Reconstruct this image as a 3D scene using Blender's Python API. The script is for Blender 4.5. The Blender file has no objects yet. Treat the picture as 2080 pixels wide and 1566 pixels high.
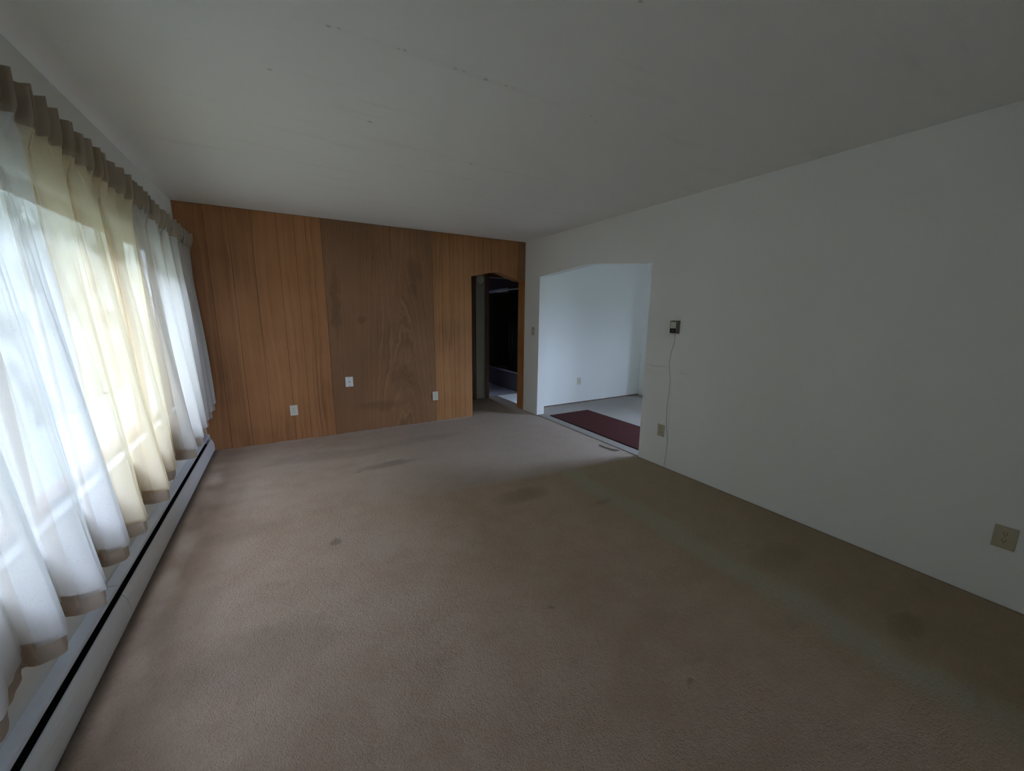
import bpy, bmesh, math, random
from mathutils import Vector, Matrix
random.seed(7)
S = bpy.context.scene
COL = S.collection

# ------------------------------------------------------------------ camera, sky, exposure
W, D, H = 3.865, 4.862, 2.44            # room: left wall x=0, right wall x=W, panelled back wall y=D
F, YAW, PIT, ROLL = 780.8, 0.52956, 0.18445, 0.01018
cam_d = bpy.data.cameras.new('camera')
cam = bpy.data.objects.new('camera', cam_d); COL.objects.link(cam); S.camera = cam
fw = Vector((math.sin(YAW)*math.cos(PIT), math.cos(YAW)*math.cos(PIT), -math.sin(PIT)))
rt = Vector((math.cos(YAW), -math.sin(YAW), 0)); up = rt.cross(fw)
r2 = rt*math.cos(ROLL)+up*math.sin(ROLL); u2 = -rt*math.sin(ROLL)+up*math.cos(ROLL)
m = Matrix((r2, u2, -fw)).transposed().to_4x4(); m.translation = Vector((0.818, 0, 1.4415))
cam.matrix_world = m
cam_d.sensor_width = 36; cam_d.sensor_fit = 'HORIZONTAL'; cam_d.lens = F/2080*36
cam_d.clip_start = 0.02; cam_d.clip_end = 200

SKY = (0.755, 0.895, 1.23); SKY_STRENGTH = 46
wd = bpy.data.worlds.new('overcast_sky'); S.world = wd; wd.use_nodes = True
bg = wd.node_tree.nodes['Background']; bg.inputs[0].default_value = (*SKY, 1)
# standard overcast sky: the zenith three times as bright as the horizon
_t = wd.node_tree; _tc = _t.nodes.new('ShaderNodeTexCoord'); _sp = _t.nodes.new('ShaderNodeSeparateXYZ')
_mx = _t.nodes.new('ShaderNodeMath'); _mx.operation = 'MAXIMUM'; _mx.inputs[1].default_value = 0
_ma = _t.nodes.new('ShaderNodeMath'); _ma.operation = 'MULTIPLY_ADD'; _ma.inputs[1].default_value = SKY_STRENGTH*2/3; _ma.inputs[2].default_value = SKY_STRENGTH/3
_t.links.new(_tc.outputs['Generated'], _sp.inputs[0]); _t.links.new(_sp.outputs[2], _mx.inputs[0]); _t.links.new(_mx.outputs[0], _ma.inputs[0]); _t.links.new(_ma.outputs[0], bg.inputs[1])

def portal(name, loc, rot, sx, sy):
    l = bpy.data.lights.new(name, 'AREA'); l.shape = 'RECTANGLE'; l.size = sx; l.size_y = sy
    l.cycles.is_portal = True
    o = bpy.data.objects.new(name, l); o.location = loc; o.rotation_euler = rot; COL.objects.link(o)
WY0, WY1, WZ0, WZ1 = 1.20, 4.32, 0.64, 1.95          # picture window in the left wall
DY0, DY1, DZ0, DZ1 = 1.22, 2.36, 0.58, 1.60           # dining room window
portal('window_portal', (-.16, (WY0+WY1)/2, (WZ0+WZ1)/2), (0, -math.pi/2, 0), WZ1-WZ0, WY1-WY0)
portal('dining_portal', (7.06, (DY0+DY1)/2, (DZ0+DZ1)/2), (0, math.pi/2, 0), DZ1-DZ0, DY1-DY0)
portal('fill_portal', (.85, -5.56, 1.42), (math.pi/2, 0, 0), 1.2, .95)  # portal of the unseen fill window added behind the camera
portal('bath_portal', (3.9, 7.46, 1.44), (-math.pi/2, 0, 0), .3, .28)

S.view_settings.view_transform = 'Standard'; S.view_settings.look = 'None'
S.view_settings.gamma = 1; S.view_settings.use_curve_mapping = False
S.view_settings.exposure = 1.08
c = S.cycles
c.max_bounces = 16; c.diffuse_bounces = 10; c.transmission_bounces = 8; c.transparent_max_bounces = 16
c.glossy_bounces = 4; c.sample_clamp_indirect = 8; c.caustics_reflective = False; c.caustics_refractive = False
c.use_denoising = True

# ------------------------------------------------------------------ material helpers
class NT:
    def __init__(s, name):
        s.m = bpy.data.materials.new(name); s.m.use_nodes = True
        s.t = s.m.node_tree; s.t.nodes.clear()
        s.out = s.n('ShaderNodeOutputMaterial')
    def n(s, typ, **kw):
        x = s.t.nodes.new(typ)
        for k, v in kw.items(): setattr(x, k, v)
        return x
    def l(s, a, b): s.t.links.new(a, b)
    def setin(s, inp, v):
        if isinstance(v, bpy.types.NodeSocket): s.l(v, inp)
        elif hasattr(inp.default_value, '__len__') and not hasattr(v, '__len__'): inp.default_value = (v, v, v)
        elif hasattr(inp.default_value, '__len__') and len(inp.default_value) == 4 and len(v) == 3: inp.default_value = (*v, 1)
        else: inp.default_value = v
    def math(s, op, a, b=None, cc=None, clamp=False):
        x = s.n('ShaderNodeMath', operation=op, use_clamp=clamp)
        s.setin(x.inputs[0], a)
        if b is not None: s.setin(x.inputs[1], b)
        if cc is not None: s.setin(x.inputs[2], cc)
        return x.outputs[0]
    def obj(s): return s.n('ShaderNodeTexCoord').outputs['Object']
    def geo(s): return s.n('ShaderNodeNewGeometry').outputs['Position']
    def map(s, vec, scale=(1, 1, 1), loc=(0, 0, 0)):
        x = s.n('ShaderNodeMapping'); s.l(vec, x.inputs[0])
        x.inputs['Scale'].default_value = scale; x.inputs['Location'].default_value = loc
        return x.outputs[0]
    def noise(s, vec, scale, detail=3, rough=.5, dist=0):
        x = s.n('ShaderNodeTexNoise'); s.l(vec, x.inputs['Vector'])
        x.inputs['Scale'].default_value = scale; x.inputs['Detail'].default_value = detail
        x.inputs['Roughness'].default_value = rough; x.inputs['Distortion'].default_value = dist
        return x.outputs[0]
    def ramp(s, fac, stops, interp='LINEAR'):
        x = s.n('ShaderNodeValToRGB'); s.l(fac, x.inputs[0]); r = x.color_ramp; r.interpolation = interp
        while len(r.elements) < len(stops): r.elements.new(.5)
        for e, (p, cc) in zip(r.elements, stops):
            e.position = p; e.color = (*cc, 1) if hasattr(cc, '__len__') else (cc, cc, cc, 1)
        return x.outputs[0]
    def mix(s, fac, a, b, mode='MIX'):
        x = s.n('ShaderNodeMix', data_type='RGBA', blend_type=mode)
        s.setin(x.inputs[0], fac); s.setin(x.inputs[6], a); s.setin(x.inputs[7], b)
        return x.outputs[2]
    def smooth(s, v, a, b):
        x = s.n('ShaderNodeMapRange', interpolation_type='SMOOTHSTEP'); s.setin(x.inputs[0], v)
        x.inputs[1].default_value = a; x.inputs[2].default_value = b
        return x.outputs[0]
    def sep(s, vec):
        x = s.n('ShaderNodeSeparateXYZ'); s.l(vec, x.inputs[0]); return x.outputs
    def spot(s, X, Y, cx, cy, rx, ry, soft=.5):
        a = s.math('MULTIPLY', s.math('SUBTRACT', X, cx), 1/rx); b = s.math('MULTIPLY', s.math('SUBTRACT', Y, cy), 1/ry)
        d = s.math('ADD', s.math('MULTIPLY', a, a), s.math('MULTIPLY', b, b))
        return s.math('SUBTRACT', 1.0, s.smooth(d, 1-soft, 1+soft))
    def bump(s, h, strength, dist):
        x = s.n('ShaderNodeBump'); s.l(h, x.inputs['Height']); x.inputs['Strength'].default_value = strength
        x.inputs['Distance'].default_value = dist; return x.outputs[0]
    def pbr(s, col, rough=.6, normal=None, spec=.5, metal=0, sheen=0):
        x = s.n('ShaderNodeBsdfPrincipled'); s.setin(x.inputs['Base Color'], col); s.setin(x.inputs['Roughness'], rough)
        x.inputs['Specular IOR Level'].default_value = spec; x.inputs['Metallic'].default_value = metal
        x.inputs['Sheen Weight'].default_value = sheen
        if normal is not None: s.l(normal, x.inputs['Normal'])
        s.l(x.outputs[0], s.out.inputs[0]); return x

def plain(name, col, rough=.5, spec=.5, metal=0, var=.04, scale=30):
    t = NT(name); n = t.noise(t.obj(), scale, 2)
    cc = t.mix(n, tuple(v*(1-var) for v in col), tuple(min(1, v*(1+var)) for v in col))
    t.pbr(cc, rough, spec=spec, metal=metal); return t.m

def mat_wall():
    t = NT('wall_paint'); P = t.geo(); x, y, z = t.sep(P)
    big = t.noise(P, 1.1, 3); fine = t.noise(P, 160, 2)
    col = t.mix(big, (.79, .81, .79), (.82, .835, .815))
    # scuffs beside the opening and under the thermostat on the right wall
    onwall = t.math('MULTIPLY', t.math('GREATER_THAN', x, 3.8), t.math('LESS_THAN', x, 3.95))
    wob = t.math('MULTIPLY', t.math('SUBTRACT', t.noise(P, 9, 2), .5), .03)
    a = t.spot(y, t.math('ADD', z, wob), 2.47, .962, .12, .008, .9)
    b = t.spot(y, t.math('ADD', z, wob), 2.17, .93, .05, .012, .9)
    cpat = t.spot(y, z, 2.47, .90, .13, .04, .9)
    dirt = t.math('MULTIPLY', onwall, t.math('ADD', t.math('MULTIPLY', a, .22), t.math('ADD', t.math('MULTIPLY', b, .10), t.math('MULTIPLY', cpat, .05))))
    col = t.mix(dirt, col, (.30, .27, .22))
    t.pbr(col, .75, t.bump(fine, .08, .002), spec=.25); return t.m

def mat_ceiling():
    t = NT('ceiling_paint'); P = t.geo(); x, y, z = t.sep(P)
    col = t.mix(t.noise(P, .9, 3), (.80, .815, .80), (.85, .86, .84))
    st = t.noise(t.map(P, (.9, 7, 1)), 1.3, 4, .6)
    col = t.mix(t.math('MULTIPLY', t.smooth(st, .56, .80), .16), col, (.45, .45, .42))
    fac = None
    for cx, cy, r in ((1.04, 1.697, .009), (1.073, 1.69, .006), (1.283, 1.687, .006), (1.307, 1.683, .008), (1.519, 1.688, .008),
                      (1.555, 1.687, .006), (1.66, 1.69, .012), (1.758, 1.684, .008), (1.797, 1.682, .006), (.852, 2.10, .010), (2.26, 1.69, .007), (2.32, 1.72, .006), (1.3, 2.35, .014), (2.0, 2.6, .012), (1.9, 1.05, .008)):
        s = t.spot(x, y, cx, cy, r, r*.7, .6); fac = s if fac is None else t.math('MAXIMUM', fac, s)
    col = t.mix(t.math('MULTIPLY', fac, .32), col, (.14, .13, .12))
    for cx, cy, rx, ry in ((1.55, 1.69, .5, .02), (2.35, 2.6, .35, .015), (1.2, 3.2, .3, .02), (2.6, 3.5, .5, .02)):
        col = t.mix(t.math('MULTIPLY', t.spot(x, y, cx, cy, rx, ry, .95), .05), col, (.3, .3, .28))
    t.pbr(col, .85, t.bump(t.noise(P, 120, 3), .10, .003), spec=.2); return t.m

def mat_carpet(name, kind='living'):
    t = NT(name); P = t.geo(); x, y, z = t.sep(P)
    n1 = t.noise(P, 1.3, 4, .6); n2 = t.noise(P, 5.5, 4, .6); n3 = t.noise(P, 45, 3, .6)
    if kind == 'dining':
        col = t.mix(n1, (.36, .335, .305), (.43, .40, .37))
    else:
        base = t.mix(t.smooth(n1, .35, .65), (.47, .34, .240), (.54, .405, .305))
        pink = t.mix(t.smooth(n2, .3, .7), (.47, .325, .235), (.56, .42, .32))
        col = t.mix(.5, base, pink)
        wob = t.math('MULTIPLY', t.math('SUBTRACT', t.noise(P, 2.2, 3), .5), .22)
        wx = t.math('ADD', x, wob)
        # browner carpet along the right wall
        edge_y = t.math('SUBTRACT', 1.0, t.smooth(t.math('ADD', y, t.math('MULTIPLY', t.math('SUBTRACT', x, 3.86), .085)), 2.57, 2.64))
        olive = t.math('MULTIPLY', t.smooth(wx, 2.2, 3.15), edge_y)
        col = t.mix(t.math('MULTIPLY', olive, .85), col, t.mix(n2, (.37, .285, .165), (.43, .335, .205)))
        far = t.smooth(t.math('ADD', y, t.math('MULTIPLY', t.math('SUBTRACT', x, 3.86), .085)), 2.58, 2.66)
        far = t.math('MULTIPLY', far, t.smooth(wx, 1.0, 2.6))  # greyer past the opening: fading and dining light mixed into the pile colour
        col = t.mix(t.math('MULTIPLY', far, .55), col, (.47, .42, .38))
        band = t.math('MULTIPLY', t.math('SUBTRACT', 1.0, t.smooth(t.math('ABSOLUTE', t.math('SUBTRACT', wx, 2.97)), .02, .17)), edge_y)
        col = t.mix(t.math('MULTIPLY', band, .55), col, (.42, .41, .30))
    # mottled traffic dirt and small stains with shapes of their own
    dirt = t.smooth(t.noise(t.map(P, (1, 2.2, 1)), 4.2, 5, .65), .56, .80)
    col = t.mix(t.math('MULTIPLY', dirt, .25), col, (.20, .15, .11))
    if kind == 'living':
        w2 = t.math('MULTIPLY', t.math('SUBTRACT', t.noise(P, 22, 3), .5), .07)
        sx = t.math('ADD', x, w2); sy = t.math('ADD', y, w2)
        for cx, cy, rx, ry, a in ((.983, 2.48, .035, .03, .5), (1.55, 3.62, .26, .06, .38), (1.62, 3.68, .10, .03, .3), (1.27, 3.57, .05, .008, .45),
                                  (2.35, 2.45, .22, .10, .3), (3.25, .42, .12, .05, .3), (2.85, 2.05, .10, .03, .25), (1.38, 4.1, .3, .12, .18),
                                  (.9, 4.2, .35, .14, .2), (.45, 2.9, .25, .10, .16), (3.3, 1.0, .2, .1, .2), (2.0, 4.2, .5, .1, .16), (.6, 1.75, .28, .16, .22),
                                  (2.1, .75, .02, .01, .4), (1.85, 1.35, .02, .012, .4), (3.2, 5.0, .25, .08, .3)):
            col = t.mix(t.math('MULTIPLY', t.spot(sx, sy, cx, cy, rx, ry, .9), a), col, (.12, .105, .07))
    if kind == 'living':     # shade at the heater foot painted in; darker edge along the right wall
        foot_shade = t.math('SUBTRACT', 1.0, t.smooth(t.math('ADD', x, t.math('MULTIPLY', n2, .03)), .085, .15))
        col = t.mix(t.math('MULTIPLY', foot_shade, .6), col, (.09, .075, .055))
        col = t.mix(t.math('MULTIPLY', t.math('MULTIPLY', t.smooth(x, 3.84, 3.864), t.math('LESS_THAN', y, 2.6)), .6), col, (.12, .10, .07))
    vor = t.n('ShaderNodeTexVoronoi'); t.l(P, vor.inputs['Vector']); vor.inputs['Scale'].default_value = 150
    tuft = t.noise(P, 190, 3, .7)
    col = t.mix(t.math('MULTIPLY', t.smooth(tuft, .40, .75), .32), col, (.20, .155, .12))
    col = t.mix(t.math('MULTIPLY', t.smooth(n3, .5, .75), .12), col, (.22, .17, .13))
    h = t.math('ADD', t.math('MULTIPLY', vor.outputs[0], -.6), t.math('ADD', tuft, t.math('MULTIPLY', n3, 1.4)))
    t.pbr(col, .97, t.bump(h, .8, .008), spec=.08, sheen=.12); return t.m

def mat_wood(name, ca, cb, figure=0, gs=1.0, off=0, gl=.55):
    """vertical-grain veneer; figure adds the sweeping cathedral grain of the middle sheet"""
    t = NT(name); P = t.map(t.geo(), (1, 1, 1), (off, 0, 0)); x, y, z = t.sep(P)
    warp = t.noise(t.map(P, (1.6, 1, .45)), 1.6, 4, .55)
    g = t.math('ADD', x, t.math('MULTIPLY', warp, .16 if not figure else .10))
    if figure:
        # cathedral arches: parabolic rings hanging from the top and rising from the floor
        def arch(cx, cz, k, amp):
            dx = t.math('SUBTRACT', x, cx)
            return t.math('ADD', t.math('MULTIPLY', t.math('MULTIPLY', dx, dx), k), t.math('MULTIPLY', t.math('SUBTRACT', z, cz), amp))
        a1 = arch(1.60, 1.3, 7.0, -.55); a2 = arch(2.22, 1.7, 16, -.6); a3 = arch(2.05, .75, 14, .6)
        f = t.math('MINIMUM', t.math('MAXIMUM', a1, t.math('ADD', a2, -.25)), t.math('ADD', a3, .85))
        g = t.math('ADD', t.math('MULTIPLY', f, .34), t.math('MULTIPLY', warp, .55))
    cv = t.n('ShaderNodeCombineXYZ'); t.setin(cv.inputs[0], g)
    rings = t.noise(cv.outputs[0], 24*gs, 4, .65)
    streak = t.noise(t.map(P, (90, 90, 1.3)), 1.0, 4, .65)
    pore = t.noise(t.map(P, (380, 380, 9)), 1.0, 2, .6)
    blotch = t.noise(t.map(P, (1, 1, .6)), 2.2, 3, .5)
    v = t.math('ADD', t.math('MULTIPLY', rings, .50 if not figure else .75), t.math('ADD', t.math('MULTIPLY', streak, .15 if not figure else .10), t.math('MULTIPLY', blotch, .40 if not figure else .25)))
    col = t.ramp(v, [(.38, tuple(q*.62 for q in ca)), (.52, ca), (.70, cb)])
    col = t.mix(t.math('MULTIPLY', t.smooth(pore, .58, .75), .25), col, tuple(q*.45 for q in ca))
    if figure:
        knot = None
        for kx, kz, rx, rz in ((2.25, 1.95, .10, .16), (2.22, 1.72, .05, .09), (1.60, 1.35, .04, .05), (2.05, .60, .14, .16), (2.08, .72, .05, .06), (1.33, 1.55, .05, .35), (1.75, .30, .25, .06)):
            wq = t.math('MULTIPLY', t.math('SUBTRACT', t.noise(P, 9, 3), .5), .14)
            s = t.spot(t.math('ADD', x, wq), t.math('ADD', z, wq), kx, kz, rx, rz, .95); knot = s if knot is None else t.math('MAXIMUM', knot, s)
        col = t.mix(t.math('MULTIPLY', knot, .30), col, tuple(q*.35 for q in ca))
    t.pbr(col, gl, t.bump(t.math('ADD', streak, pore), .12, .001), spec=.22); return t.m

def mat_cloth(name, col, trans, tint=None, weave=1.0, clear=0.0):
    t = NT(name); P = t.obj()
    cc = col
    if tint:
        a = t.n('ShaderNodeAttribute'); a.attribute_name = 'outdoor_tint'
        cc = t.mix(a.outputs['Fac'], col, tint)  # yellowish outdoor light through these folds, put into the cloth colour
    a2 = t.n('ShaderNodeAttribute'); a2.attribute_name = 'cloth_uv'
    uv = a2.outputs['Vector']
    # slubby dobby weave: short vertical slubs plus fine horizontal threads
    slub = t.noise(t.map(uv, (330, 75, 1)), 1.0, 2, .6)
    thr = t.noise(t.map(uv, (25, 420, 1)), 1.0, 2, .6)
    w = t.math('ADD', slub, t.math('MULTIPLY', thr, .7))
    cc = t.mix(t.math('MULTIPLY', t.smooth(slub, .60, .74), .42*weave), cc, tuple(q*.50 for q in col))
    nb = t.bump(w, .25*weave, .0015)
    d = t.n('ShaderNodeBsdfDiffuse'); t.setin(d.inputs[0], cc); t.l(nb, d.inputs['Normal'])
    tr = t.n('ShaderNodeBsdfTranslucent'); t.setin(tr.inputs[0], cc); t.l(nb, tr.inputs['Normal'])
    mx = t.n('ShaderNodeMixShader'); mx.inputs[0].default_value = trans
    t.l(d.outputs[0], mx.inputs[1]); t.l(tr.outputs[0], mx.inputs[2])
    res = mx.outputs[0]
    if clear:
        tp = t.n('ShaderNodeBsdfTransparent'); m2 = t.n('ShaderNodeMixShader'); m2.inputs[0].default_value = clear
        t.l(res, m2.inputs[1]); t.l(tp.outputs[0], m2.inputs[2]); res = m2.outputs[0]
    t.l(res, t.out.inputs[0]); return t.m

def mat_glass():
    t = NT('window_glass')
    tp = t.n('ShaderNodeBsdfTransparent'); tp.inputs[0].default_value = (.95, .97, .96, 1)
    g = t.n('ShaderNodeBsdfGlossy'); g.inputs['Roughness'].default_value = .02
    lw = t.n('ShaderNodeLayerWeight'); lw.inputs[0].default_value = .2
    mx = t.n('ShaderNodeMixShader'); t.l(t.math('MULTIPLY', lw.outputs['Fresnel'], .5), mx.inputs[0])
    t.l(tp.outputs[0], mx.inputs[1]); t.l(g.outputs[0], mx.inputs[2]); t.l(mx.outputs[0], t.out.inputs[0]); return t.m

M = dict(
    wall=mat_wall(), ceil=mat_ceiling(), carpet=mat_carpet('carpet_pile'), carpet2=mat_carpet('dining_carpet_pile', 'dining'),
    wood=mat_wood('honey_veneer', (.37, .165, .066), (.46, .22, .092), off=0),
    wood2=mat_wood('dark_figured_veneer', (.235, .118, .058), (.36, .185, .092), figure=1),
    wood3=mat_wood('orange_veneer', (.37, .175, .068), (.46, .235, .095), off=3.1),
    jamb=mat_wood('jamb_veneer', (.42, .18, .06), (.52, .25, .09), off=7),
    darkwood=mat_wood('dark_stained_wood', (.09, .045, .025), (.14, .07, .04), off=5),
    joint=plain('panel_joint', (.05, .026, .014), .8),
    heater=plain('heater_enamel', (.74, .77, .80), .35, .5), heater_top=plain('heater_top_enamel', (.70, .76, .86), .3, .5),
    black=plain('dark_inside', (.006, .006, .007), .9), fin=plain('fin_metal', (.05, .05, .05), .5, .5, .6),
    ivory=plain('ivory_plastic', (.62, .60, .50), .35), ivory_dk=plain('aged_ivory_plastic', (.47, .42, .30), .4),
    white_pl=plain('white_plastic', (.72, .72, .70), .35), slot=plain('slot_dark', (.03, .03, .025), .8),
    metal=plain('screw_metal', (.35, .33, .28), .35, .5, .9),
    rug=None, frame=plain('window_frame_paint', (.75, .76, .75), .45), glass=mat_glass(),
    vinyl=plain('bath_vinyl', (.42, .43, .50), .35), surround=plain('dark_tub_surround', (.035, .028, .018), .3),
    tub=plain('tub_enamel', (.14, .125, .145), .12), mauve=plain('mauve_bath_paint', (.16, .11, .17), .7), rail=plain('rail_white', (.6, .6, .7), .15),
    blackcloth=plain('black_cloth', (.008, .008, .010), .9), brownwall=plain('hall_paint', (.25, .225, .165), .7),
    thermo=plain('bronze_plastic', (.16, .14, .11), .35), thermo_face=plain('thermostat_face', (.60, .64, .52), .25),
    brownedge=plain('brown_side_plastic', (.10, .065, .04), .4), wire=plain('wire_grey', (.30, .32, .31), .5),
    trimwood=plain('thin_brown_trim', (.16, .09, .05), .6), ground=plain('lawn', (.10, .11, .085), .9, scale=2),
    cavity=plain('cavity_black', (.02, .02, .02), .9), fold=plain('carpet_backing', (.16, .14, .11), .9))
def mat_rug():
    t = NT('maroon_rug_pile'); P = t.geo(); n = t.noise(P, 9, 4, .6); f = t.noise(P, 220, 2)
    col = t.mix(n, (.070, .027, .027), (.105, .041, .040)); col = t.mix(t.math('MULTIPLY', f, .3), col, (.05, .012, .014))
    t.pbr(col, .95, t.bump(f, .5, .004), spec=.05, sheen=0); return t.m
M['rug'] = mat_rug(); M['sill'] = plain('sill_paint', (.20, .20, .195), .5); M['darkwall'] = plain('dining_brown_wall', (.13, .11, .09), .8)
FRONT = mat_cloth('curtain_weave', (.74, .75, .75), .38, tint=(.80, .69, .47), weave=1.0, clear=.27)
LINING = mat_cloth('curtain_lining', (.66, .59, .51), .38, weave=.4, clear=.42)
BAND = mat_cloth('lining_hem_cloth', (.52, .42, .33), .30, weave=.4)
HEAD = mat_cloth('heading_cloth', (.49, .42, .33), .28, weave=.6)

# ------------------------------------------------------------------ mesh helpers
def obj(name, bm, mat, parent=None, smooth=False):
    me = bpy.data.meshes.new(name); bmesh.ops.recalc_face_normals(bm, faces=bm.faces[:]); bm.to_mesh(me); bm.free()
    me.materials.append(mat)
    if smooth:
        for p in me.polygons: p.use_smooth = True
    o = bpy.data.objects.new(name, me); COL.objects.link(o)
    if parent is not None: o.parent = parent; o.matrix_parent_inverse = parent.matrix_world.inverted()
    return o
def tag(o, label=None, cat=None, group=None, kind=None):
    if label: o['label'] = label
    if cat: o['category'] = cat
    if group: o['group'] = group
    if kind: o['kind'] = kind
    return o
def thing(name, label, cat, loc=(0, 0, 0), group=None):
    o = bpy.data.objects.new(name, None); COL.objects.link(o); o.location = loc
    o.matrix_world = Matrix.Translation(loc); o.empty_display_size = .1
    return tag(o, label, cat, group)
def box(bm, x0, y0, z0, x1, y1, z1, bev=0):
    vs = [bm.verts.new(p) for p in ((x0, y0, z0), (x1, y0, z0), (x1, y1, z0), (x0, y1, z0), (x0, y0, z1), (x1, y0, z1), (x1, y1, z1), (x0, y1, z1))]
    fs = [bm.faces.new([vs[i] for i in f]) for f in ((0, 3, 2, 1), (4, 5, 6, 7), (0, 1, 5, 4), (1, 2, 6, 5), (2, 3, 7, 6), (3, 0, 4, 7))]
    if bev: bmesh.ops.bevel(bm, geom=list({e for f in fs for e in f.edges}), offset=bev, segments=2, affect='EDGES', profile=.6)
def bx(*a, bev=0):
    bm = bmesh.new(); box(bm, *a, bev=bev); return bm
def prism(bm, pts, axis, a, b):
    """pts: 2D outline; axis the extrusion axis: 'x' pts=(y,z), 'y' pts=(x,z), 'z' pts=(x,y)"""
    def P(p, t): return {'x': (t, p[0], p[1]), 'y': (p[0], t, p[1]), 'z': (p[0], p[1], t)}[axis]
    v0 = [bm.verts.new(P(p, a)) for p in pts]; v1 = [bm.verts.new(P(p, b)) for p in pts]
    bm.faces.new(v0); bm.faces.new(v1[::-1]); n = len(pts)
    for i in range(n): bm.faces.new((v0[i], v0[(i+1) % n], v1[(i+1) % n], v1[i]))
def pr(pts, axis, a, b):
    bm = bmesh.new(); prism(bm, pts, axis, a, b); bm.normal_update(); bmesh.ops.triangulate(bm, faces=[f for f in bm.faces if len(f.verts) > 4]); return bm
def cyl(bm, c, r, h, axis='z', n=24, r2=None):
    r2 = r if r2 is None else r2
    def P(t, rr, d): 
        a, b = rr*math.cos(t), rr*math.sin(t)
        return {'z': (c[0]+a, c[1]+b, c[2]+d), 'y': (c[0]+a, c[1]+d, c[2]+b), 'x': (c[0]+d, c[1]+a, c[2]+b)}[axis]
    v0 = [bm.verts.new(P(2*math.pi*i/n, r, 0)) for i in range(n)]; v1 = [bm.verts.new(P(2*math.pi*i/n, r2, h)) for i in range(n)]
    bm.faces.new(v0); bm.faces.new(v1[::-1])
    for i in range(n): bm.faces.new((v0[i], v0[(i+1) % n], v1[(i+1) % n], v1[i]))
def cy(*a, **k):
    bm = bmesh.new(); cyl(bm, *a, **k); return bm
def tube(bm, pts, r, n=8):
    pts = [Vector(p) for p in pts]; rings = []
    for i, p in enumerate(pts):
        d = (pts[min(i+1, len(pts)-1)]-pts[max(i-1, 0)]).normalized()
        a = d.orthogonal().normalized() if abs(d.z) < .9 else Vector((1, 0, 0)); a = (a-d*a.dot(d)).normalized(); b = d.cross(a)
        rings.append([bm.verts.new(p+r*(math.cos(t)*a+math.sin(t)*b)) for t in [2*math.pi*k/n for k in range(n)]])
    for A, B in zip(rings, rings[1:]):
        for k in range(n): bm.faces.new((A[k], A[(k+1) % n], B[(k+1) % n], B[k]))
    bm.faces.new(rings[0][::-1]); bm.faces.new(rings[-1])
def catmull(pts, per):
    out = []
    for i in range(len(pts)-1):
        p0, p1, p2, p3 = pts[max(i-1, 0)], pts[i], pts[i+1], pts[min(i+2, len(pts)-1)]
        for k in range(per):
            t = k/per
            out.append(tuple(.5*((2*b)+(-a+c_)*t+(2*a-5*b+4*c_-d)*t*t+(-a+3*b-3*c_+d)*t**3) for a, b, c_, d in zip(p0, p1, p2, p3)))
    out.append(tuple(pts[-1])); return out
st = dict(kind='structure')

# ------------------------------------------------------------------ room shell
YN = -1.4                                     # rear wall behind the camera
TH = .12
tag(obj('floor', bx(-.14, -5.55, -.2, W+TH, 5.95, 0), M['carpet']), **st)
tag(obj('floor', bx(W+TH, .9, -.2, 7.07, 5.0, -.001), M['carpet2']), **st)
tag(obj('floor', bx(2.1, 5.95, -.2, 5.4, 7.45, -.002), M['vinyl']), **st)
tag(obj('ceiling', bx(-.14, -5.55, H, 7.1, 7.5, H+.12), M['ceil']), **st)

bm = bmesh.new()
box(bm, -.14, YN-.1, 0, 0, WY0, H); box(bm, -.14, WY1, 0, 0, D+.15, H)
box(bm, -.14, WY0, 0, 0, WY1, WZ0); box(bm, -.14, WY0, WZ1, 0, WY1, H)
tag(obj('wall_left', bm, M['wall']), **st)
ARCH = [(2.603, 0), (2.603, 1.927), (3.35, 1.995), (3.48, 2.006), (3.56, 2.010), (3.64, 2.005), (3.78, 1.992), (4.483, 1.940), (4.483, 0)]
tag(obj('wall_right', pr([(YN-.1, 0)]+ARCH+[(D+.15, 0), (D+.15, H), (YN-.1, H)], 'x', W, W+TH), M['wall']), **st)
RX0, RX1, RY = .12, 2.35, -5.4                # unseen opening and windowed front room added behind the camera as fill light
bm = bmesh.new(); box(bm, -.14, YN-.1, 0, RX0, YN, H); box(bm, RX1, YN-.1, 0, W+TH, YN, H); box(bm, RX0, YN-.1, 2.15, RX1, YN, H)
tag(obj('wall_rear', bm, M['wall']), **st)
FX0, FX1, FZ0, FZ1 = .25, 1.12, .95, 1.80
bm = bmesh.new(); box(bm, -.14, RY-.12, 0, FX0, RY, H); box(bm, FX1, RY-.12, 0, W+TH, RY, H); box(bm, FX0, RY-.12, 0, FX1, RY, FZ0); box(bm, FX0, RY-.12, FZ1, FX1, RY, H)
tag(obj('wall_fill_room', bm, M['wall']), **st)
tag(obj('wall_fill_room', bx(-.14, RY, 0, 0, YN-.1, H), M['wall']), **st)
tag(obj('wall_fill_room', bx(W, RY, 0, W+TH, YN-.1, H), M['wall']), **st)
w4 = tag(obj('fill_window', bx(FX0, RY-.062, FZ0, FX1, RY-.058, FZ1), M['glass']), **st)
bm = bmesh.new(); box(bm, FX0, RY-.09, FZ0, FX1, RY-.03, FZ0+.05); box(bm, FX0, RY-.09, FZ1-.05, FX1, RY-.03, FZ1); box(bm, FX0, RY-.09, FZ0, FX0+.05, RY-.03, FZ1); box(bm, FX1-.05, RY-.09, FZ0, FX1, RY-.03, FZ1); box(bm, 0.66, RY-.09, FZ0, 0.71, RY-.03, FZ1)
obj('window_frame', bm, M['frame'], w4)  # frame of the unseen fill window added behind the camera

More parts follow.
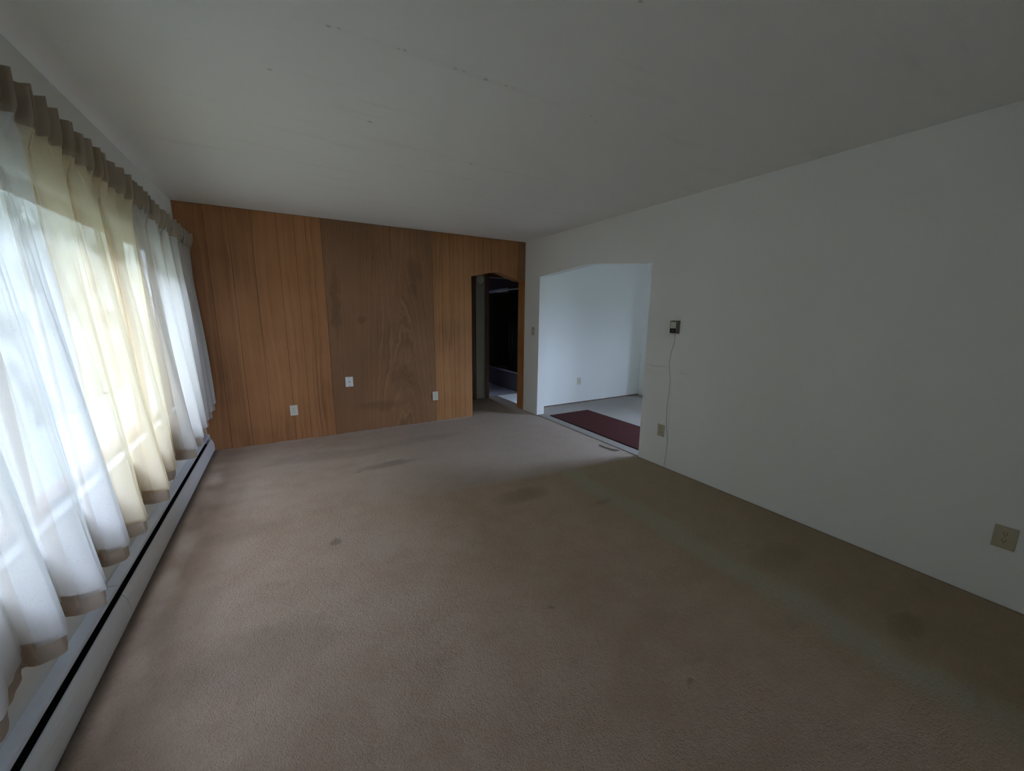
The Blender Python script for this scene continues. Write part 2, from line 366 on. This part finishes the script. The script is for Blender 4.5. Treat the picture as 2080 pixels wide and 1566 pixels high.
# back wall: dark backing with the doorway cut out, covered by veneer boards
DARCH = [(3.018, 1.935), (3.20, 1.972), (3.33, 2.004), (3.40, 2.012), (3.46, 2.005), (3.744, 1.915), (W, 1.905)]
back = tag(obj('wall_back', pr([(0, 0), (3.018, 0)]+DARCH+[(W, H), (0, H)], 'y', D+.008, D+.15), M['joint']), **st)
def arch_z(x):
    for (xa, za), (xb, zb) in zip(DARCH, DARCH[1:]):
        if xa <= x <= xb: return za+(zb-za)*(x-xa)/(xb-xa)
    return 0 if x < 3.018 else 1.905
def board(x0, x1, mat, name='board', gap=.0014, y=D):
    x0 += gap; x1 -= gap
    if x1 <= 3.018+.01: low = [(x0, .004), (x1, .004)]
    elif x0 >= 3.018-.01: low = [(x0, arch_z(max(x0, 3.019)))]+[p for p in DARCH if x0 < p[0] < x1]+[(x1, arch_z(x1))]
    else: low = [(x0, .004), (3.018, .004), (3.018, 1.935)]+[p for p in DARCH[1:] if p[0] < x1]+[(x1, arch_z(x1))]
    bm = pr(low+[(x1, H-.004), (x0, H-.004)], 'y', y, y+.008)
    return obj(name, bm, mat, back)
g1 = [0, .225, .41, .60, .823, .98, 1.087, 1.2378]
for a, b in zip(g1, g1[1:]): board(a, b, M['wood'])
o = board(1.2378, 2.4866, M['wood2'], 'wide_panel', y=D+.002); tag(o, 'wide dark figured veneer panel')
g3 = [2.4866, 2.605, 2.76, 2.909, 3.06, 3.192, 3.318, 3.451, 3.60, 3.744]
for a, b in zip(g3, g3[1:]): board(a, b, M['wood3'])
tag(board(3.744, W, M['wood2'], 'filler_strip', y=D-.002), 'narrow darker strip above the jamb')
# doorway lining
bm = bmesh.new(); box(bm, W-.012, D-.002, 0, W+.002, D+.165, 1.905); tag(obj('door_jamb', bm, M['jamb'], back), 'orange wooden door jamb')
bm = bmesh.new()
for (xa, za), (xb, zb) in zip(DARCH, DARCH[1:]):
    prism(bm, [(xa, za-.006), (xb, zb-.006), (xb, zb+.001), (xa, za+.001)], 'y', D+.004, D+.16)
obj('arch_lining', bm, M['wood'], back)
obj('arch_lining', bx(3.012, D+.004, 0, 3.0185, D+.16, 1.935), M['wood'], back)

# hall beyond the doorway
HY = 5.85
def wallbox(name, a, mat): return tag(obj(name, bx(*a), mat), **st)
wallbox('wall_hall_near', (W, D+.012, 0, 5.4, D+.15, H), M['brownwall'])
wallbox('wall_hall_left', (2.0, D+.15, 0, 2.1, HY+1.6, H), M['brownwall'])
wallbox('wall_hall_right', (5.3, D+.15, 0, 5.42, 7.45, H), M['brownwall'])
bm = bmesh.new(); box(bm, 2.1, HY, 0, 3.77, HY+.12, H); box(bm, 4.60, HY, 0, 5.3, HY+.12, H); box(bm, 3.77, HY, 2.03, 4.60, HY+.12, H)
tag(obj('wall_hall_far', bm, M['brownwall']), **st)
bm = bmesh.new(); box(bm, 3.702, HY-.015, 0, 3.77, HY, 2.10); box(bm, 4.60, HY-.015, 0, 4.668, HY, 2.10); box(bm, 3.702, HY-.016, 2.03, 4.668, HY, 2.10)
box(bm, 3.762, HY, 0, 3.782, HY+.12, 2.03)
tag(obj('trim_1', bm, M['darkwood']), **st)
d = tag(obj('door_1', bx(2.64, HY-.012, .01, 3.44, HY+.0, 2.03), M['darkwood']), **st)
bm = bmesh.new(); box(bm, 3.44, HY-.018, 0, 3.535, HY, 2.1); box(bm, 2.57, HY-.018, 0, 2.64, HY, 2.1); box(bm, 2.57, HY-.018, 2.03, 3.535, HY, 2.1)
obj('door_frame', bm, M['darkwood'], d)

# bathroom
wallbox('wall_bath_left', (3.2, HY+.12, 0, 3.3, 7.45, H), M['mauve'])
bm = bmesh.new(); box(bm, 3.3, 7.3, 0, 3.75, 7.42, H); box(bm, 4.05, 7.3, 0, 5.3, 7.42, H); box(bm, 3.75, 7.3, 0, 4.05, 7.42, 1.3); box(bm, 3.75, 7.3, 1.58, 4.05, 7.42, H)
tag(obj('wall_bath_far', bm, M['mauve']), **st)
w3 = tag(obj('window_3', bx(3.75, 7.36, 1.3, 4.05, 7.365, 1.58), M['glass']), **st)
bm = bmesh.new(); box(bm, 3.75, 7.34, 1.3, 4.05, 7.39, 1.325); box(bm, 3.75, 7.34, 1.555, 4.05, 7.39, 1.58); box(bm, 3.75, 7.34, 1.325, 3.775, 7.39, 1.555); box(bm, 4.025, 7.34, 1.325, 4.05, 7.39, 1.555)
obj('window_frame', bm, M['frame'], w3)

# dining room
bm = bmesh.new(); box(bm, W+TH, 4.83, 0, 6.34, D+.012, H); box(bm, 6.34, 3.98, 0, 6.44, 4.90, H); box(bm, 6.44, 3.98, 0, 6.95, 4.08, H)  # last two boxes: unseen corner added to shape the window light's edge
tag(obj('wall_dining_far', bm, M['wall']), **st)
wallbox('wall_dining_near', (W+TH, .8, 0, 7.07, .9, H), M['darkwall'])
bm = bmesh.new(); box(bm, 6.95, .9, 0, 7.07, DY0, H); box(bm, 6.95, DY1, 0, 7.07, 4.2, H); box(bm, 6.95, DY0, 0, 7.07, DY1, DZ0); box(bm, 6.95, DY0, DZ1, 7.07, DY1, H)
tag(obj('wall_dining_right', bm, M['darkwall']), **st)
tag(obj('baseboard_dining', bx(W+TH, 4.822, 0, 6.34, 4.83, .014), M['trimwood']), **st)

def window(name, plane, a0, a1, z0, z1, divs, sgn, fm):
    """glass in the middle of the wall; frame, mullions and sill as parts. plane: x of the glass"""
    w = tag(obj(name, bx(plane-.002, a0, z0, plane+.002, a1, z1), M['glass']), **st)
    bm = bmesh.new(); f = .045
    box(bm, plane-.03, a0, z0, plane+.03, a1, z0+f); box(bm, plane-.03, a0, z1-f, plane+.03, a1, z1)
    box(bm, plane-.03, a0, z0+f, plane+.03, a0+f, z1-f); box(bm, plane-.03, a1-f, z0+f, plane+.03, a1, z1-f)
    obj('window_frame', bm, fm, w)
    for dv in divs: obj('mullion', bx(plane-.03, dv-.03, z0+f, plane+.03, dv+.03, z1-f), fm, w)
    obj('window_sill', bx(min(plane, plane+sgn*.085), a0, z0-.001, max(plane, plane+sgn*.085), a1, z0+.018), M['sill'], w)
    obj('outer_sill', bx(min(plane, plane-sgn*.085), a0, z0-.001, max(plane, plane-sgn*.085), a1, z0+.012), fm, w)
window('window_1', -.075, WY0, WY1, WZ0, WZ1, (2.02, 3.50), 1, M['darkwood'])
window('window_2', 7.01, DY0, DY1, DZ0, DZ1, (), -1, M['frame'])
# greenery added outside the picture window to block low sky behind the curtains
bm = bmesh.new(); rnd = random.Random(11); NX, NZ = 130, 14; g_ = []
for i in range(NX+1):
    row = []
    for j in range(NZ+1):
        y = -5+36*i/NX; z = -.6+5.6*j/NZ
        row.append(bm.verts.new((-3.1+rnd.uniform(-.2, .2)-(.25 if j == NZ else 0), y, z+rnd.uniform(-.1, .1)*(3 if j == NZ else 1))))
    row.append(bm.verts.new((-4.2, y, 4.8+rnd.uniform(-.08, .08)))); row.append(bm.verts.new((-4.3, y, -.6))); g_.append(row)
for i in range(NX):
    for j in range(NZ+2): bm.faces.new((g_[i][j], g_[i+1][j], g_[i+1][j+1], g_[i][j+1]))
tag(obj('screen_hedge', bm, plain('screen_leaves', (.10, .105, .08), .8, var=.5, scale=5)), 'garden greenery added outside the curtained window to block low sky', 'screen_hedge')
tag(obj('ground', bx(-40, -40, -.7, 40, 40, -.6), M['ground']), **st)

# ------------------------------------------------------------------ baseboard heater along the window wall
ht = thing('baseboard_heater', 'long white metal baseboard heater along the floor under the curtains', 'heater', (0, 0, 0))
Y0h, Y1h, YJ = -1.0, D-.006, 2.28
def prof(pts, y0, y1, th=.0015):
    """thin sheet-metal profile: outline offset to both sides"""
    a = [Vector((p[0], p[1])) for p in pts]; L = []; R_ = []
    for i, p in enumerate(a):
        d = (a[min(i+1, len(a)-1)]-a[max(i-1, 0)]).normalized(); nrm = Vector((-d.y, d.x))*th/2
        L.append(p+nrm); R_.append(p-nrm)
    return pr([tuple(v) for v in L+R_[::-1]], 'y', y0, y1)
TOP = [(.0012, .150), (.0012, .1885), (.004, .1905), (.040, .1870), (.045, .1855), (.0475, .182), (.0485, .172)]
FRONTP = [(.046, .1250), (.0515, .1330), (.0545, .1320), (.0610, .1210), (.0675, .1060), (.0715, .0880), (.0735, .068), (.0742, .045), (.0742, .028), (.0730, .014), (.066, .010)]
for ya, yb in ((Y0h, YJ-.0018), (YJ+.0018, Y1h)):
    obj('top_cover', prof(TOP, ya, yb), M['heater_top'], ht)
    obj('front_cover', prof(FRONTP, ya, yb), M['heater'], ht, smooth=False)
obj('back_plate', bx(.0008, Y0h, .006, .003, Y1h, .149), M['black'], ht)
bm = bmesh.new(); box(bm, .006, Y0h, .035, .008, Y1h, .168); box(bm, .006, Y0h, .035, .060, Y1h, .038)
obj('inner_housing', bm, M['black'], ht)
bm = bmesh.new(); cyl(bm, (.034, Y0h, .075), .010, Y1h-Y0h, 'y', 12)
for i in range(int((Y1h-Y0h-.1)/.012)):
    y = Y0h+.05+i*.012; box(bm, .014, y, .050, .056, y+.0006, .100)
tag(obj('heating_element', bm, M['fin'], ht), kind='stuff')
cap = [(.0005, .1925), (.040, .190), (.047, .186), (.050, .172), (.050, .150), (.053, .1355), (.058, .132), (.066, .116), (.0728, .094), (.0765, .068), (.0765, .02), (.073, .006), (.0005, .006)]
obj('end_cap', pr(cap, 'y', D-.022, D-.003), M['heater'], ht)
# joint clip between the two cover lengths
bm = bmesh.new()
for pts in (FRONTP,):
    for a, b in zip(pts[1:-1], pts[2:]):
        dx, dz = b[0]-a[0], b[1]-a[1]; L = math.hypot(dx, dz); nx, nz = -dz/L*.0009, dx/L*.0009
        prism(bm, [(a[0]-nx, a[1]-nz), (b[0]-nx, b[1]-nz), (b[0]-2.0*nx+0, b[1]-2.0*nz), (a[0]-2.0*nx, a[1]-2.0*nz)], 'y', YJ-.0022, YJ+.0022)
tag(obj('joint_strip', bm, M['slot'], ht), 'thin dark joint line')

# ------------------------------------------------------------------ curtains
def sstep(t): t = min(1, max(0, t)); return t*t*(3-2*t)
# folds: (y of the fold face, depth from wall, hem height offset)
FOLDS = [(.30, .12, 0), (.56, .10, 0), (.86, .13, 0), (1.10, .115, 0), (1.345, .100, 0), (1.645, .112, 0), (1.875, .146, 0), (2.20, .124, 0), (2.44, .128, 0),
         (2.84, .142, 0), (3.19, .106, 0), (3.62, .160, 0), (3.935, .150, 0), (4.235, .130, .006), (4.44, .130, .030), (4.60, .140, .075), (4.725, .150, .125), (4.80, .10, .14)]
TOPY = {.30: .15, 1.345: 1.10, 1.645: 1.38, 2.20: 1.90, 2.44: 2.10, 2.84: 2.42, 3.19: 2.72, 3.62: 3.18, 3.935: 3.50, 4.235: 3.85, 4.44: 4.12, 4.60: 4.40, 4.725: 4.62, 4.80: 4.80}
def interp(tb, y):
    k = sorted(tb)
    if y <= k[0]: return tb[k[0]]+(y-k[0])
    for a, b in zip(k, k[1:]):
        if y <= b: return tb[a]+(tb[b]-tb[a])*(y-a)/(b-a)
    return tb[k[-1]]
def make_curtain(i0, i1, label, outdoor_tint, seed):
    rnd = random.Random(seed)
    root = thing('curtain', label, 'curtain', (.1, FOLDS[i0][0], 0), group='curtains across the window wall')
    cps = []
    for k in range(i0, i1):
        y, xr, dz = FOLDS[k]; y2, xr2, dz2 = FOLDS[k+1] if k+1 < len(FOLDS) else (y+.05, .05, dz)
        gap = y2-y
        cps += [(.038, y+.004, dz), (xr*.62, y-.008, dz), (xr*.97, y+.012, dz), (xr, y+.035, dz), (xr*.93, y+.035+min(.05, gap*.2), dz),
                (xr*.62, y+gap*.50, dz), (.052, y+gap*.76, dz), (.033, y+gap*.93, dz)]
    if i1 < len(FOLDS): yl = FOLDS[i1][0]; cps += [(.028, yl+.03, 0), (.030, yl+.10, 0), (.028, yl+.17, 0)]
    prof_b = catmull(cps, 6); n = len(prof_b)
    # arclength coordinate
    s = [0]
    for a, b in zip(prof_b, prof_b[1:]): s.append(s[-1]+math.hypot(a[0]-b[0], a[1]-b[1]))
    tot = s[-1]
    ph1, ph2, ph3 = rnd.uniform(0, 6), rnd.uniform(0, 6), rnd.uniform(0, 6)
    ZT, ZH = 2.185, 2.065
    npl = max(4, round((interp(TOPY, prof_b[-1][1])-interp(TOPY, prof_b[0][1]))/.085))
    pj = [rnd.uniform(-.3, .3) for _ in range(npl+2)]; pz = [rnd.uniform(-.012, .012) for _ in range(npl+2)]
    def head(u):
        p = u*npl; k = int(p); f = p-k
        f2 = min(1, max(0, f+.12*pj[min(k, npl)]))
        saw = (f2/.24) if f2 < .24 else 1-(f2-.24)/.76          # sharp front edge then slow return
        x = .088+.050*saw; dy = -.016*saw
        return x, dy, pz[min(k, npl)]*saw
    def pos(i, z, off, zb):
        xb, yb, dz = prof_b[i]; u = s[i]/tot
        yt = interp(TOPY, yb)
        t = (2.10-z)/(2.10-(.36))                                     # 0 at heading, 1 at hem
        t = max(0, t); tt = min(1, t)
        hx, hdy, hz = head(u)
        amp = tt**.62
        xt = .098+.012*math.sin(u*npl*math.pi*.66+ph1)
        x = xt+(xb-xt)*amp
        yc = yt+(yb-yt)*(tt*.82+.18*tt*tt)
        # loose secondary ripples, strongest in the middle of the drop
        rip = .010*math.sin(s[i]*21+ph1+z*1.4)*math.sin(z*2.1+ph2+s[i]*2)+.0045*math.sin(s[i]*53+ph3+z*2.7)
        rip += .010*(1-abs(math.sin(s[i]*13+ph2+.25*math.sin(z*1.7+ph1))))**3*sstep(tt*3) - .007*(1-abs(math.sin(s[i]*19+ph1+.3*math.sin(z*1.2+ph3))))**4
        x += rip*min(1, tt*3)*(1-.4*tt)
        yc += .012*math.sin(z*3.1+s[i]*4+ph2)*min(1, tt*3)*(1-tt*.8)
        w = sstep((z-(ZH-.10))/.13)
        x = x*(1-w)+hx*w; y = (yc)*(1-w)+(yt+hdy)*w
        zz = z+(hz*w)
        return (max(.012, x+off), y, zz)
    def sheet(name, mat, z0, z1, rows, off, use_tint=True):
        vs = []; fs = []; uv = []; ag = []
        zs = [z0+(z1-z0)*(j/rows) for j in range(rows+1)]
        for j, z in enumerate(zs):
            for i in range(n):
                dz = prof_b[i][2]*(1-sstep((z-.40)/.9))-.045*sstep((prof_b[i][1]-3.3)/1.5)*sstep((z-1.6)/.4)
                vs.append(pos(i, z+dz, off, z0)); uv.append((s[i]/1.0, z, 0)); ag.append(outdoor_tint(prof_b[i][1]) if use_tint else 0)
        for j in range(rows):
            for i in range(n-1): fs.append((j*n+i, j*n+i+1, (j+1)*n+i+1, (j+1)*n+i))
        me = bpy.data.meshes.new(name); me.from_pydata(vs, [], fs); me.materials.append(mat)
        for p in me.polygons: p.use_smooth = True
        a = me.attributes.new('cloth_uv', 'FLOAT_VECTOR', 'POINT'); a.data.foreach_set('vector', [q for t_ in uv for q in t_])
        a = me.attributes.new('outdoor_tint', 'FLOAT', 'POINT'); a.data.foreach_set('value', ag)
        o = bpy.data.objects.new(name, me); COL.objects.link(o); o.parent = root; o.matrix_parent_inverse = root.matrix_world.inverted()
        return o
    sheet('front_fabric', FRONT, .402, ZT, 64, 0)
    tag(sheet('lining', LINING, .335, ZT-.01, 60, -.012), 'beige lining behind the fabric')
    tag(sheet('lining_hem', BAND, .334, .425, 6, -.0135), 'tan hem showing below the fabric')
    tag(sheet('heading_tape', HEAD, ZH-.01, ZT+.001, 6, .002), 'stiff brownish pleated heading')
    return root
make_curtain(2, 11, 'long curtain nearer the camera, bluish then cream folds', lambda y: .95*sstep((y-2.36)/.10), 3)
make_curtain(11, 18, 'white curtain next to the wood panelled wall', lambda y: .12, 9)
rod = thing('curtain_rod', 'flat metal curtain rod hidden behind the curtain heading', 'curtain rod', (.07, 2.4, 2.12))
obj('rod_bar', bx(.060, .3, 2.115, .070, 4.835, 2.135, bev=.002), M['metal'], rod)
for y in (.6, 2.0, 3.4, 4.75): obj('bracket', bx(0, y, 2.11, .062, y+.02, 2.14), M['metal'], rod)

# ------------------------------------------------------------------ wall plates
def outlet(name, loc, rot, label, mat, group=None, w=.076, h=.117, k=1.0, slot=True):
    """built facing -Y in local space"""
    t = thing(name, label, 'outlet', loc, group)
    t.rotation_euler = (0, 0, rot); bpy.context.view_layer.update()
    I = Matrix.Identity(4)
    def part(nm, bm, m_, par):
        me = bpy.data.meshes.new(nm); bmesh.ops.recalc_face_normals(bm, faces=bm.faces[:]); bm.to_mesh(me); bm.free(); me.materials.append(m_)
        o = bpy.data.objects.new(nm, me); COL.objects.link(o); o.parent = par; return o
    part('plate', bx(-w/2, -.006, -h/2, w/2, 0, h/2, bev=.0022), mat, t)
    for sz in (-1, 1):
        cz = sz*.0195*k; bm = bmesh.new()
        pts = []
        for i in range(24):
            a = 2*math.pi*i/24; pts.append((.0172*k*math.cos(a), max(-.0125*k, min(.0125*k, .0172*k*math.sin(a)))+cz))
        prism(bm, pts, 'y', -.0078, -.005); so = part('socket', bm, mat, t)
        bm = bmesh.new()
        box(bm, -.0072*k, -.0082, cz-.001*k, -.0048*k, -.0074, cz+.008*k); box(bm, .0048*k, -.0082, cz-.001*k, .0072*k, -.0074, cz+.008*k)
        cyl(bm, (0, -.0082, cz-.0065*k), .0026*k, .0008, 'y', 12)
        part('slots', bm, M['slot'], so)
    part('screw', cy((0, -.0074, 0), .0032, .002, 'y', 12), M['metal'], t)
    return t
R90 = math.pi/2       # local -Y  -> -X when rotated by -90 deg
outlet('wall_outlet', (.823, D-.0005, .349), 0, 'ivory outlet low on the wood boards near the curtains', M['ivory'])
outlet('wall_outlet', (2.474, D-.0025, .351), 0, 'ivory outlet over the joint between dark and orange panels', M['ivory'])
outlet('wall_outlet', (W-.0005, 2.350, .352), -R90, 'beige outlet on the white wall below the thermostat', M['ivory_dk'])
outlet('wall_outlet', (W-.0005, .268, .357), -R90, 'beige outlet on the white wall nearest the camera', M['ivory_dk'], k=.95)
outlet('wall_outlet', (4.923, 4.8295, .363), 0, 'small outlet on the dining room wall seen through the opening', M['ivory'])

cx_ = thing('cable_plate', 'white cable jack plate on the dark veneer panel', 'wall plate', (1.4205, D+.0015, .627))
def lpart(nm, bm, m_, par):
    o = obj(nm, bm, m_); o.parent = par; return o
lpart('plate', bx(-.0425, -.006, -.059, .0425, 0, .059, bev=.002), M['white_pl'], cx_)
lpart('cable_jack', cy((0, -.013, 0), .006, .009, 'y', 16), M['thermo'], cx_)
for z in (-.046, .048): lpart('screw', cy((0, -.0075, z), .0042, .002, 'y', 12), M['thermo'], cx_)

sw = thing('light_switch', 'beige light switch between the hall doorway and the dining opening', 'switch', (W-.0005, 4.624, 1.202))
sw.rotation_euler = (0, 0, -R90)
lpart('plate', bx(-.035, -.006, -.058, .035, 0, .058, bev=.002), M['ivory_dk'], sw)
lpart('toggle', bx(-.005, -.016, -.004, .005, -.005, .014, bev=.001), M['ivory'], sw)
for z in (-.03, .03): lpart('screw', cy((0, -.0075, z), .003, .002, 'y', 12), M['metal'], sw)

# ------------------------------------------------------------------ thermostat and its loose wire
th = thing('thermostat', 'small boxy thermostat with pale face and black strip', 'thermostat', (W-.0005, 2.283, 1.338))
th.rotation_euler = (0, 0, -R90)      # local x -> world -y, local -y -> world -x
lpart('back_box', bx(-.040, -.016, -.058, .040, 0, .058, bev=.002), M['thermo'], th)
lpart('side_cover', bx(-.036, -.030, -.054, .036, -.0155, .054, bev=.002), M['brownedge'], th)
b_ = lpart('front_frame', bx(-.036, -.040, -.056, .036, -.0295, .056, bev=.0025), M['thermo'], th)
f_ = lpart('face', bx(-.028, -.0425, -.010, .026, -.0395, .045, bev=.001), M['thermo_face'], b_)
lpart('lower_strip', bx(-.031, -.0425, -.048, .028, -.0395, -.013, bev=.001), M['black'], b_)
lpart('print_line', bx(-.014, -.0428, -.033, .014, -.0424, -.029), M['metal'], b_)
lpart('print_line', bx(-.012, -.0428, .001, .014, -.0424, .0035), M['thermo'], b_)
bm = bmesh.new()
wp = [(W-.010, 2.284, 1.285), (W-.006, 2.286, 1.20), (W-.004, 2.310, 1.10), (W-.0035, 2.318, .98), (W-.0035, 2.296, .86), (W-.0035, 2.296, .74), (W-.0035, 2.302, .60), (W-.0035, 2.298, .46),
      (W-.0035, 2.284, .36), (W-.0035, 2.270, .28), (W-.004, 2.268, .20), (W-.004, 2.274, .10), (W-.004, 2.283, .0)]
tube(bm, catmull(wp, 6), .0016, 6)
tag(obj('thermostat_wire', bm, M['wire'], None, True), 'thin loose wire hanging down the white wall from the thermostat', 'wire')
bm = bmesh.new()
wp = [(W-.0025, 2.285, .86), (W-.0025, 2.275, .80), (W-.0025, 2.272, .66), (W-.0025, 2.272, .5), (W-.0025, 2.268, .40), (W-.0025, 2.266, .30), (W-.0025, 2.268, .21)]
tube(bm, catmull(wp, 6), .0010, 6)
tag(obj('wire_strand', bm, M['white_pl'], None, True), 'pale thin second strand beside the thermostat wire', 'wire')

# ------------------------------------------------------------------ hall and bathroom things
dt = thing('smoke_detector', 'round cream smoke detector high on the hall wall', 'smoke detector', (3.615, HY, 1.985))
lpart('base', cy((0, -.030, 0), .060, .030, 'y', 32, r2=.068), M['ivory_dk'], dt)
lpart('vent_ring', cy((0, -.042, 0), .030, .0125, 'y', 32, r2=.040), M['ivory_dk'], dt)

tub = thing('bathtub', 'dark enamel bathtub in the bathroom beyond the hall', 'bathtub', (4.86, 6.65, 0))
tx0, tx1, ty0, ty1, tz = 4.46, 5.285, 6.0, 7.285, .355
bm = bmesh.new()
box(bm, tx0+.012, ty0, 0, tx0+.03, ty1, tz-.03); obj('apron', bm, M['tub'], tub)
bm = bmesh.new()
# rim and basin: nested rounded rectangles lofted down
def rr(x0, y0, x1, y1, r, z, n=6):
    pts = []
    for cx, cy_, a0 in ((x1-r, y1-r, 0), (x0+r, y1-r, 90), (x0+r, y0+r, 180), (x1-r, y0+r, 270)):
        for k in range(n+1):
            a = math.radians(a0+90*k/n); pts.append((cx+r*math.cos(a), cy_+r*math.sin(a), z))
    return pts
rings = [rr(tx0, ty0, tx1, ty1, .02, tz-.035), rr(tx0, ty0, tx1, ty1, .02, tz-.012), rr(tx0+.012, ty0+.01, tx1-.005, ty1-.005, .03, tz), rr(tx0+.06, ty0+.07, tx1-.05, ty1-.09, .12, tz),
         rr(tx0+.08, ty0+.09, tx1-.07, ty1-.11, .12, tz-.02), rr(tx0+.13, ty0+.22, tx1-.12, ty1-.16, .12, .06), rr(tx0+.22, ty0+.35, tx1-.2, ty1-.25, .1, .05)]
vr = [[bm.verts.new(p) for p in r_] for r_ in rings]
for A, B in zip(vr, vr[1:]):
    for k in range(len(A)): bm.faces.new((A[k], A[(k+1) % len(A)], B[(k+1) % len(B)], B[k]))
bm.faces.new(vr[-1]); obj('basin', bm, M['tub'], tub, True)
bm = bmesh.new(); tube(bm, [(tx0+.012, ty0+.02, tz-.002), (tx0+.012, ty1-.02, tz-.002)], .012, 12)  # bright rim highlight built as a pale tube
tag(obj('rim_highlight', bm, M['rail'], tub, True), 'pale tube standing for the highlight along the rim')
tag(obj('wall_tub_end', bx(4.44, 7.2865, tz+.003, 5.285, 7.299, 1.86), M['surround']), **st)
tag(obj('wall_tub_side', bx(5.2865, 6.0, tz+.003, 5.299, 7.299, 1.86), M['surround']), **st)
fc = thing('bath_faucet', 'dark three piece faucet on the end wall above the bathtub', 'faucet', (4.85, 7.284, .55))
for x in (4.75, 4.955):
    bm = bmesh.new(); cyl(bm, (x, 7.235, .57), .036, .03, 'y', 20, r2=.03); cyl(bm, (x, 7.265, .57), .018, .02, 'y', 16); obj('knob', bm, M['black'], fc)
bm = bmesh.new(); tube(bm, [(4.85, 7.284, .50), (4.85, 7.20, .495), (4.85, 7.165, .47)], .024, 12); obj('spout', bm, M['black'], fc, True)
gd = thing('grab_handle', 'small dark vertical handle on the tub surround', 'handle', (4.676, 7.285, 1.3))
bm = bmesh.new(); tube(bm, [(4.676, 7.284, 1.2), (4.676, 7.25, 1.21), (4.676, 7.245, 1.3), (4.676, 7.25, 1.39), (4.676, 7.284, 1.40)], .014, 10); obj('handle_bar', bm, M['black'], gd, True)
rl = thing('shower_rail', 'pale metal shower rail above the bathtub', 'rail', (4.46, 6.6, 1.88))
bm = bmesh.new(); tube(bm, [(4.47, HY+.12, 1.885), (4.47, 7.299, 1.885)], .014, 12); obj('rail_bar', bm, M['rail'], rl, True)
bm = bmesh.new(); tube(bm, [(4.47, 6.46, 1.885), (4.47, 7.22, 1.875)], .036, 16); tag(obj('rail_sleeve', bm, M['rail'], rl, True), 'thicker white sleeve on the rail')
sc_ = []
for k in range(61):
    t_ = k/60; sc_.append((4.50+.03*math.sin(k*1.1), 5.99+.40*t_))
me = bpy.data.meshes.new('shower_curtain'); vs = []; fs = []
for z in (.37, .9, 1.4, 1.865):
    for p in sc_: vs.append((p[0], p[1]+(0 if z > 1.5 else .02*(1.5-z)), z))
for j in range(3):
    for i in range(60): fs.append((j*61+i, j*61+i+1, (j+1)*61+i+1, (j+1)*61+i))
me.from_pydata(vs, [], fs); me.materials.append(M['blackcloth'])
for p in me.polygons: p.use_smooth = True
so = bpy.data.objects.new('shower_curtain', me); COL.objects.link(so)
md = so.modifiers.new('thick', 'SOLIDIFY'); md.thickness = .002
tag(so, 'black shower curtain bunched at the near end of the tub', 'shower curtain')

# ------------------------------------------------------------------ rug, threshold strip, loose carpet flap
bm = bmesh.new()
prism(bm, [(4.015, 4.345), (4.695, 4.338), (4.71, 1.9), (4.03, 1.9)], 'z', 0.0, .009)
rg = thing('runner_rug', 'dark red runner rug on the dining room carpet', 'rug', (4.36, 3.1, 0))
obj('rug_pile', bm, M['rug'], rg)
bm = bmesh.new()
for a, b in (((4.010, 4.352), (4.701, 4.345)), ((4.701, 4.345), (4.716, 1.9)), ((4.010, 4.352), (4.025, 1.9))):
    tube(bm, [(a[0], a[1], .005), (b[0], b[1], .005)], .007, 8)
tag(obj('rug_binding', bm, plain('dark_rug_binding', (.035, .010, .012), .9), rg), 'darker bound edge')
bm = bmesh.new(); box(bm, W+.004, 2.606, 0, W+TH+.012, 4.479, .006, bev=.003)
tag(obj('threshold_strip', bm, M['carpet2']), 'pale strip of carpet laid across the dining room opening', 'carpet strip')
bm = bmesh.new()
path = catmull([(3.745, 3.04, .004), (3.75, 2.96, .006), (3.765, 2.88, .010), (3.79, 2.835, .012), (3.82, 2.82, .010), (3.845, 2.83, .004)], 6)
outer = [bm.verts.new((p[0]-.004, p[1]-.004, p[2])) for p in path]
inner = [bm.verts.new((min(3.862, p[0]+.03), p[1]+.05, .003)) for p in path]
base = [bm.verts.new((p[0]-.001, p[1]-.001, .0005)) for p in path]
for k in range(len(path)-1):
    bm.faces.new((outer[k], outer[k+1], inner[k+1], inner[k])); bm.faces.new((base[k], base[k+1], outer[k+1], outer[k]))
tag(obj('carpet_flap', bm, M['carpet2'], None, True), 'small lifted carpet flap at the corner of the opening', 'carpet flap')
# frayed carpet edge along the panelled wall
bm = bmesh.new(); rnd = random.Random(5); x = .09; prev = None
while x < 3.0:
    hgt = .006+.006*rnd.random(); yy = D-.004-.006*rnd.random()
    a = (bm.verts.new((x, yy-.03, .0)), bm.verts.new((x, yy-.012, hgt)), bm.verts.new((x, yy, hgt*.8)))
    if prev:
        for k in range(2): bm.faces.new((prev[k], a[k], a[k+1], prev[k+1]))
    prev = a; x += .04+.05*rnd.random()
tag(obj('carpet_edge', bm, M['carpet'], None, True), kind='structure'); bpy.data.objects['carpet_edge'].name = 'trim_2'
